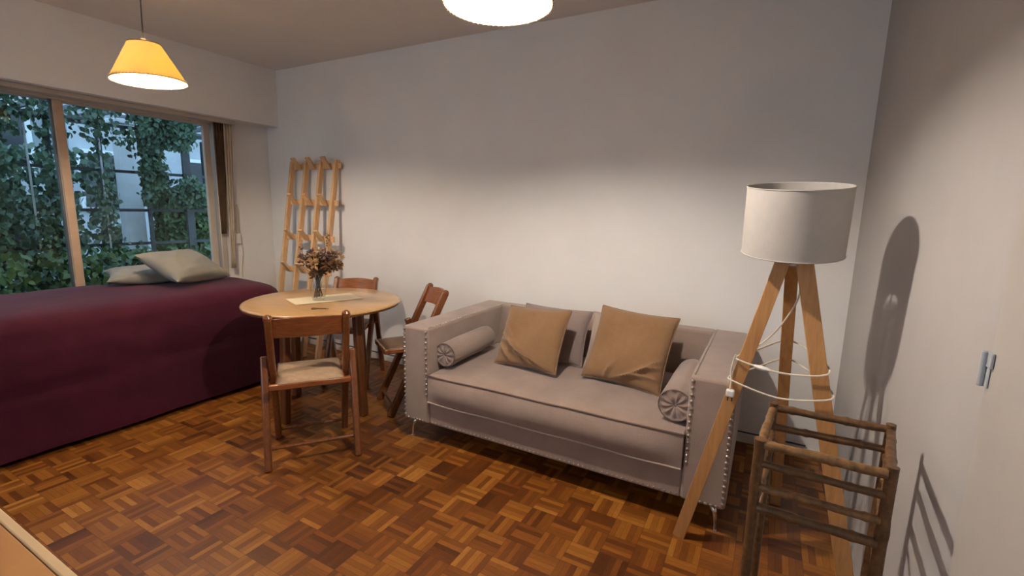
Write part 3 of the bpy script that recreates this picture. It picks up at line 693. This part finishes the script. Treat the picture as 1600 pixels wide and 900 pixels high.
# seat cushion
b = B(); cw, cd = hw - AW - .004, dp - .175 + .0; z0, z1 = .272, .432
NU, NV = 60, 30; top = []; 
def seatz(u, v):
    e = max(0, 1 - abs(u) ** 10) * max(0, 1 - abs(v) ** 8)
    z = z1 + .020 * e ** .6 + .006 * noise.noise(Vector((u * 3, v * 2, 4)))
    for (tu, tv) in ((-.18, -.05), (.10, -.02), (.34, -.08), (-.48, -.02)):
        z -= .012 * math.exp(-((u - tu) / .030) ** 2 - ((v - tv) / .07) ** 2)
        z -= .006 * math.exp(-((u - tu - .02) / .07) ** 2 - ((v - tv - .05) / .02) ** 2)
    return z
def outline2(k, N): return None
rings_ = []
def crect(inx, iny, z, bul=0):
    pts = []; y0, y1 = -.012, cd
    x0, x1 = -cw + inx, cw - inx; y0 += iny; y1 -= iny
    for i in range(NU): pts.append((x0 + (x1 - x0) * i / NU, y0 - bul * (1 - (2 * i / NU - 1) ** 8) , z))
    for i in range(NV): pts.append((x1, y0 + (y1 - y0) * i / NV, z))
    for i in range(NU): pts.append((x1 - (x1 - x0) * i / NU, y1, z))
    for i in range(NV): pts.append((x0, y1 - (y1 - y0) * i / NV, z))
    return pts
for k in range(9):
    t = k / 8; z = z0 + (z1 - z0) * t; bul = .028 * sin(pi * t) + .004
    pts = crect(0, 0, z, bul)
    rings_.append(b.ring([(x, y + .004 * noise.noise(Vector((x * 5, z * 9, 0))), z_ + (.006 * noise.noise(Vector((x * 2.5, y, 5)))) * (k in (0, 8))) for x, y, z_ in pts]))
for i in range(8): b.bridge(rings_[i], rings_[i + 1])
b.cap(rings_[0], True)
topedge = [v.co.copy() for v in rings_[-1]]; botedge = [v.co.copy() for v in rings_[0]][:NU + 1]
# top as a grid shrunk inside the ring
last = rings_[-1]
for s_ in (.98, .94, .88, .80, .70, .60, .50, .40, .30, .20, .10):
    cyc = cd / 2
    r_ = []
    for v in rings_[-1]:
        x, y = v.co.x * s_, cyc + (v.co.y - cyc) * s_
        r_.append(b.bm.verts.new((x, y, seatz(x / cw, (y - cyc) / (cd / 2)))))
    b.bridge(last, r_); last = r_
b.cap(last, smooth=True)
sc = b.make('seat_cushion', 'sofa', so)
B().tube([p + Vector((0, -.003, .001)) for p in topedge], .0045, 6, closed=True).make('piping', 'sofa_pipe', sc, label='dark piping on the upper cushion edge')
B().tube([p + Vector((0, -.004, .0)) for p in botedge], .004, 6).make('piping', 'sofa_pipe_light', sc, label='light piping on the lower cushion edge')
# nailheads
nm = B(); nm.lathe([(.0085, 0), (.0080, .003), (.0053, .0058), (.0005, .0068)], 12); nail0 = None
cnt = 0; b_rest = B()
def nail(x, z, arm):
    global nail0, cnt
    if nail0 is None:
        nail0 = nm.make('nailhead', 'nail', arm); o = nail0
    else:
        o = nail0.copy(); C.objects.link(o); o.parent = arm
    o.location = (x, -.0005, z); o.rotation_euler = (R(90), 0, 0); cnt += 1
for s_, arm in zip((-1, 1), arms):
    for xx in (hw - .012, hw - AW + .014):
        inner = xx < hw - .05; z = SH - .022
        while z > (.30 if inner else SB + .015):
            nail(s_ * xx, z, arm); z -= .031 if inner else .0275
for i in range(60):
    x = -hw + AW + .02 + i * .0245
    if x < hw - AW: b_rest.lathe([(.0048, 0), (.0045, .0015), (.003, .003), (.0005, .0035)], 10, Matrix.Translation((x, .0115, SB + .014)) @ Matrix.Rotation(R(90), 4, 'X'))
for s_ in (-1, 1):
    for i in range(6):
        b_rest.lathe([(.0072, 0), (.0068, .0025), (.0045, .0048), (.0005, .0056)], 10, Matrix.Translation((s_ * (hw - .036 - i * .0215), -.0005, SB + .014)) @ Matrix.Rotation(R(90), 4, 'X'))
    for i in range(34):
        b_rest.lathe([(.0072, 0), (.0068, .0025), (.0045, .0048), (.0005, .0056)], 10, Matrix.Translation((s_ * (hw - AW + .014), .03 + i * .0265, SH - .0003)))
b_rest.make('nailhead_rows', 'nail', so, kind='stuff')
for sx_ in (-1, 1):
    for ly in (.045, dp - .06):
        x = sx_ * (hw - .035); d_ = -1 if ly < .3 else 1
        b = B(); b.tube(smooth_curve([(x - sx_ * .07, ly - d_ * .05, SB - .004), (x - sx_ * .03, ly - d_ * .02, SB - .010), (x - sx_ * .008, ly, SB - .035), (x, ly + d_ * .004, .05), (x + sx_ * .002, ly + d_ * .005, 0)], 5), [.016] * 6 + [.013] * 5 + [.0095] * 5 + [.007] * 4 + [.0075], 12)
        b.lathe([(.0005, 0), (.011, 0), (.011, .006), (.0005, .006)], 14, Matrix.Translation((x + sx_ * .002, ly + d_ * .005, 0)))
        b.make('leg', 'chrome', so)
# bolsters
def bolster(label, p1_, p2_, rad):
    p1_, p2_ = Vector(p1_), Vector(p2_); L = (p2_ - p1_).length
    t = thing('bolster', label, 'cushion', p1_, 0, 'bolster cushions on the sofa')
    ax = (p2_ - p1_).normalized(); Mx = ax.to_track_quat('Z', 'Y').to_matrix().to_4x4()
    b = B(); n_ = 40; rs = []
    prof = [(.0008, .014)] + [(rad * k, .010 - .014 * sin(min(1, k) * pi) ** 1 * .9) for k in (.12, .25, .4, .6, .8)] + [(rad * .93, .000), (rad * .99, .010), (rad, .03), (rad * 1.02, L * .3), (rad * 1.02, L * .7), (rad, L - .03), (rad * .95, L - .008), (rad * .5, L + .004), (.0008, L - .004)]
    for i, (r_, z_) in enumerate(prof):
        row = []
        for k in range(n_):
            a = 2 * pi * k / n_; pl = .0055 * sin(a * 10 + .6 * sin(3 * a)) * (1 - abs(r_ / rad - .55) / .55) if (i < 7 and r_ > .005) else 0
            pl += .003 * noise.noise(Vector((cos(a) * 2, sin(a) * 2, z_ * 8))) if i >= 7 else 0
            rr_ = r_ + (pl if i >= 7 else 0)
            row.append(b.bm.verts.new(Mx @ Vector((rr_ * cos(a), rr_ * sin(a), z_ + (pl if i < 7 else 0)))))
        rs.append(row)
    for i in range(len(rs) - 1): b.bridge(rs[i], rs[i + 1])
    b.make('body', 'sofa', t)
    B().tube([Mx @ Vector((rad * .955 * cos(a), rad * .955 * sin(a), .002)) for a in [2 * pi * k / 40 for k in range(40)]], .0035, 6, closed=True).make('piping', 'sofa_pipe', t)
    B().lathe([(.0005, .004), (.008, .006), (.011, .012), (.010, .018)], 14, Mx).make('button', 'grey_cushion', t)
    return t
bolster('taupe velvet bolster lying along the left arm of the sofa', (-1.595, 2.14, .535), (-1.60, 2.62, .545), .070)
bolster('taupe velvet bolster lying along the right arm of the sofa, button end near the lamp', (-.300, 2.115, .528), (-.292, 2.62, .54), .076)
# scatter cushions
g1 = cushion('cushion', .46, .345, .12, 'grey_cushion', seed=4, piping='grey_cushion'); tag(g1, 'greyish taupe cushion behind the left tan cushion', 'cushion', 'scatter cushions on the sofa'); place(g1, (-1.145, 2.665, .613), R(-1), R(-26))
g2 = cushion('cushion', .46, .345, .12, 'light_cushion', seed=6, piping='light_cushion'); tag(g2, 'lighter taupe cushion mostly hidden behind the right tan cushion', 'cushion', 'scatter cushions on the sofa'); place(g2, (-.675, 2.665, .615), R(0), R(-24))
f1 = (-1, [(-.35, -.40, -.75, .60, .055, .026), (-.10, -.55, -.62, .7, .05, .026), (-.5, -.10, -.95, .5, .06, .020), (.15, -.68, -.35, .5, .05, .020), (-.6, -.65, -.8, .35, .045, .022)])
t1 = cushion('cushion', .44, .375, .12, 'tan_cushion', seed=11, folds=f1, piping='tan_cushion', nU=56, nV=56); tag(t1, 'tan velvet cushion with slanting folds, left of the pair', 'cushion', 'scatter cushions on the sofa'); place(t1, (-1.185, 2.45, .63), R(-11), R(-29), R(-4))
f2 = (-1, [(.50, -.55, .50, .5, .05, .026), (.30, -.74, .25, .5, .045, .022), (.72, -.35, .7, .3, .05, .018), (-.3, -.75, 1.2, .25, .05, .016)])
t2 = cushion('cushion', .445, .43, .13, 'tan_cushion', seed=21, folds=f2, piping='tan_cushion', nU=56, nV=56); tag(t2, 'larger tan velvet cushion at the sofa middle, right of the pair', 'cushion', 'scatter cushions on the sofa'); place(t2, (-.62, 2.52, .643), R(-6), R(-30), R(2))

# ------------------------------------------------------------------ tripod floor lamp
fl = thing('floor_lamp', 'unlit tripod floor lamp with white drum shade and pine legs beside the sofa', 'lamp', (.075, 2.06, 0))
def LP(x, y, z): return Vector((x - .075, y - 2.06, z))
SC = LP(.072, 1.965, 1.366); tiltM = Matrix.Translation(SC) @ Matrix.Rotation(R(8), 4, 'X')
hs, rs_ = .1185, .163
sh = B().lathe([(rs_, -hs), (rs_, hs), (rs_ - .003, hs), (rs_ - .003, -hs)], 80, tiltM, closed=True).make('lamp_shade', 'linen', fl)
for z in (-hs, hs): B().tube([tiltM @ Vector((rs_ * cos(a), rs_ * sin(a), z)) for a in [2 * pi * k / 72 for k in range(72)]], .0022, 6, closed=True).make('rim', 'linen', sh)
b = B()
for k in range(3):
    a = 2 * pi * k / 3 + .4; b.tube([tiltM @ Vector((.018 * cos(a), .018 * sin(a), -hs + .05)), tiltM @ Vector(((rs_ - .004) * cos(a), (rs_ - .004) * sin(a), -hs + .012))], .002, 5)
b.make('shade_ring', 'white_plastic', fl)
hub = LP(.083, 1.99, 1.205)
B().lathe([(.0005, -.02), (.026, -.02), (.026, .0), (.016, .004), (.014, .06), (.0005, .06)], 28, Matrix.Translation(hub + Vector((0, 0, .02))) @ Matrix.Rotation(R(7), 4, 'X')).make('socket', 'white_plastic', fl)
B().lathe([(.0005, .06), (.012, .06), (.012, .075), (.018, .095), (.017, .115), (.009, .135), (.0005, .142)], 24, Matrix.Translation(hub + Vector((0, 0, .02))) @ Matrix.Rotation(R(7), 4, 'X')).make('bulb', 'white_plastic', fl)
legs = [((.048, 1.965, 1.215), (-.222, 1.975, 0), .048), ((.082, 2.035, 1.215), (.150, 2.46, 0), .044), ((.118, 1.965, 1.215), (.378, 1.88, 0), .054)]
LL = []
for a, c_, w_ in legs:
    pa, pc = LP(*a), LP(*c_); LL.append((pa, pc))
    side = Vector((1, 0, 0)) if w_ != .044 else Vector((1, 0, 0))
    pass
    B().beam(pc, pa, w_, .024, side).make('leg', 'lamp_leg', fl, bevel=.002)
def onleg(i, z):
    pa, pc = LL[i]; t = z / pa.z; return pc + (pa - pc) * t
def loop(z, tl):
    a, c_, d_ = onleg(0, z), onleg(1, z + .01), onleg(2, z - .01)
    o = .03
    return [a + Vector((-o, 0, .0)), a + Vector((-.01, -o, -.01)), (a + d_) / 2 + Vector((0, -.035, -tl)), d_ + Vector((.0, -o, 0)), d_ + Vector((o, 0, .02)), (d_ + c_) / 2 + Vector((.03, .02, .03)), c_ + Vector((.01, .02, .03)), c_ + Vector((-.03, .01, .02)), (a + c_) / 2 + Vector((-.03, .0, .01))]
b = B(); b.tube(smooth_curve(loop(.84, .02), 8, True), .0035, 7, closed=True); b.tube(smooth_curve(loop(.755, .03), 8, True), .0035, 7, closed=True)
b.tube(smooth_curve([LP(.10, 2.0, 1.19), LP(.115, 1.99, 1.10), LP(.08, 2.06, .98), LP(.02, 2.10, .88), onleg(0, .84) + Vector((-.02, .03, 0))], 8), .0035, 7)
pl = onleg(0, .79) + Vector((-.035, -.02, 0)); pe = onleg(0, .70) + Vector((-.012, -.030, -.01))
b.tube(smooth_curve([pl + Vector((.01, 0, .06)), pl, pl + Vector((.004, -.006, -.05)), pe + Vector((0, 0, .025))], 8), .0035, 7)
b.make('power_cord', 'cord_cream', fl)
B().box(pe + Vector((.002, -.004, .008)), (.030, .024, .030)).make('plug', 'white_plastic', fl, bevel=.006)
B().tube([pe + Vector((-.005, -.004, -.006)), pe + Vector((-.005, -.004, -.024))], .0024, 6).tube([pe + Vector((.009, -.004, -.006)), pe + Vector((.009, -.004, -.024))], .0024, 6).make('plug_pin', 'black', fl.children[-1])
lp_ = loop(.84, .02); sw = smooth_curve(lp_, 8, True); i0 = 11
B().tube([sw[i0], sw[i0 + 1], sw[i0 + 2], sw[i0 + 3]], [.007, .012, .012, .007], 12, flat=.7).make('cord_switch', 'white_plastic', fl)

# ------------------------------------------------------------------ bamboo stand
rk = thing('bamboo_stand', 'dark bamboo rail stand in the corner in front of the floor lamp', 'stand', (.165, 1.40, 0))
def RP(x, y, z): return Vector((x - .165, y - 1.40, z))
FLp, FRp, BRp, BLp = (.030, 1.272), (.291, 1.262), (.335, 1.535), (.058, 1.532)
def cane(p1_, p2_, r_, seed=0, knots=5):
    """a bamboo cane with slight swellings at its nodes"""
    p1_, p2_ = Vector(p1_), Vector(p2_); N_ = 26; pts, rad = [], []
    for i in range(N_ + 1):
        t = i / N_; k = abs(((t * knots + seed * .37) % 1) - .5) * 2
        off = Vector((noise.noise(Vector((t * 3, seed, 1))), noise.noise(Vector((t * 3, seed, 5))), noise.noise(Vector((t * 3, seed, 9))))) * .003
        pts.append(p1_.lerp(p2_, t) + off); rad.append(r_ * (1 + .22 * max(0, (k - .82) / .18) + .05 * sin(t * 9 + seed)))
    return B().tube(pts, rad, 12)
for i, (p, top_) in enumerate(((FLp, .828), (FRp, .835), (BRp, .835), (BLp, .835))):
    cane(RP(p[0], p[1], 0), RP(p[0], p[1], top_), .0125, i, 7).make('post', 'bamboo', rk)
zf = (.817, .765, .702, .645)
for i, z in enumerate(zf):
    cane(RP(FLp[0] + .008, FLp[1] - .004, z), RP(FRp[0] - .008, FRp[1] - .004, z), .0115 if i in (0, 3) else .0095, 10 + i, 4).make('front_rail', 'bamboo_light' if i in (0, 2) else 'bamboo', rk)
for i, z in enumerate((.820, .762)):
    cane(RP(BLp[0] + .008, BLp[1], z), RP(BRp[0] - .008, BRp[1], z), .0105, 20 + i, 4).make('back_rail', 'bamboo', rk)
for s_, (a, c_) in enumerate(((FLp, BLp), (FRp, BRp))):
    for i, z in enumerate((.815, .745, .645)):
        cane(RP(a[0], a[1] + .006, z), RP(c_[0], c_[1] - .006, z), .0105, 30 + i + s_ * 5, 4).make('side_rail', 'bamboo_light' if s_ == 0 else 'bamboo', rk)
for z in (.16,):
    cane(RP(*FLp, z), RP(*FRp, z), .010, 41).make('lower_rail', 'bamboo', rk); cane(RP(*BLp, z), RP(*BRp, z), .010, 42).make('lower_rail', 'bamboo', rk)
    cane(RP(*FLp, z + .03), RP(*BLp, z + .03), .010, 43).make('lower_rail', 'bamboo', rk); cane(RP(*FRp, z + .03), RP(*BRp, z + .03), .010, 44).make('lower_rail', 'bamboo', rk)
cane(RP(FLp[0], FLp[1], .44), RP(BLp[0], BLp[1], .60), .0055, 50, 3).make('brace', 'bamboo_light', rk)
cane(RP(FRp[0], FRp[1], .44), RP(BRp[0], BRp[1], .60), .0055, 51, 3).make('brace', 'bamboo', rk)

# ------------------------------------------------------------------ desk corner at the lower left
dk = thing('desk', 'orange-brown wooden desk corner with pale edge strip in the foreground', 'desk', (-1.55, -.10, 0))
B().bx((-.72, -.35, .715), (1.00, .362, .74)).make('desk_top', 'desk', dk, bevel=.002)
B().bx((-.72, .3635, .713), (1.00, .380, .741)).make('edge_strip', 'desk_edge', dk, bevel=.003)
for x in (-.66, .93):
    for y in (-.30, .32): B().bx((x - .025, y - .025, 0), (x + .025, y + .025, .715)).make('leg', 'desk', dk, bevel=.003)
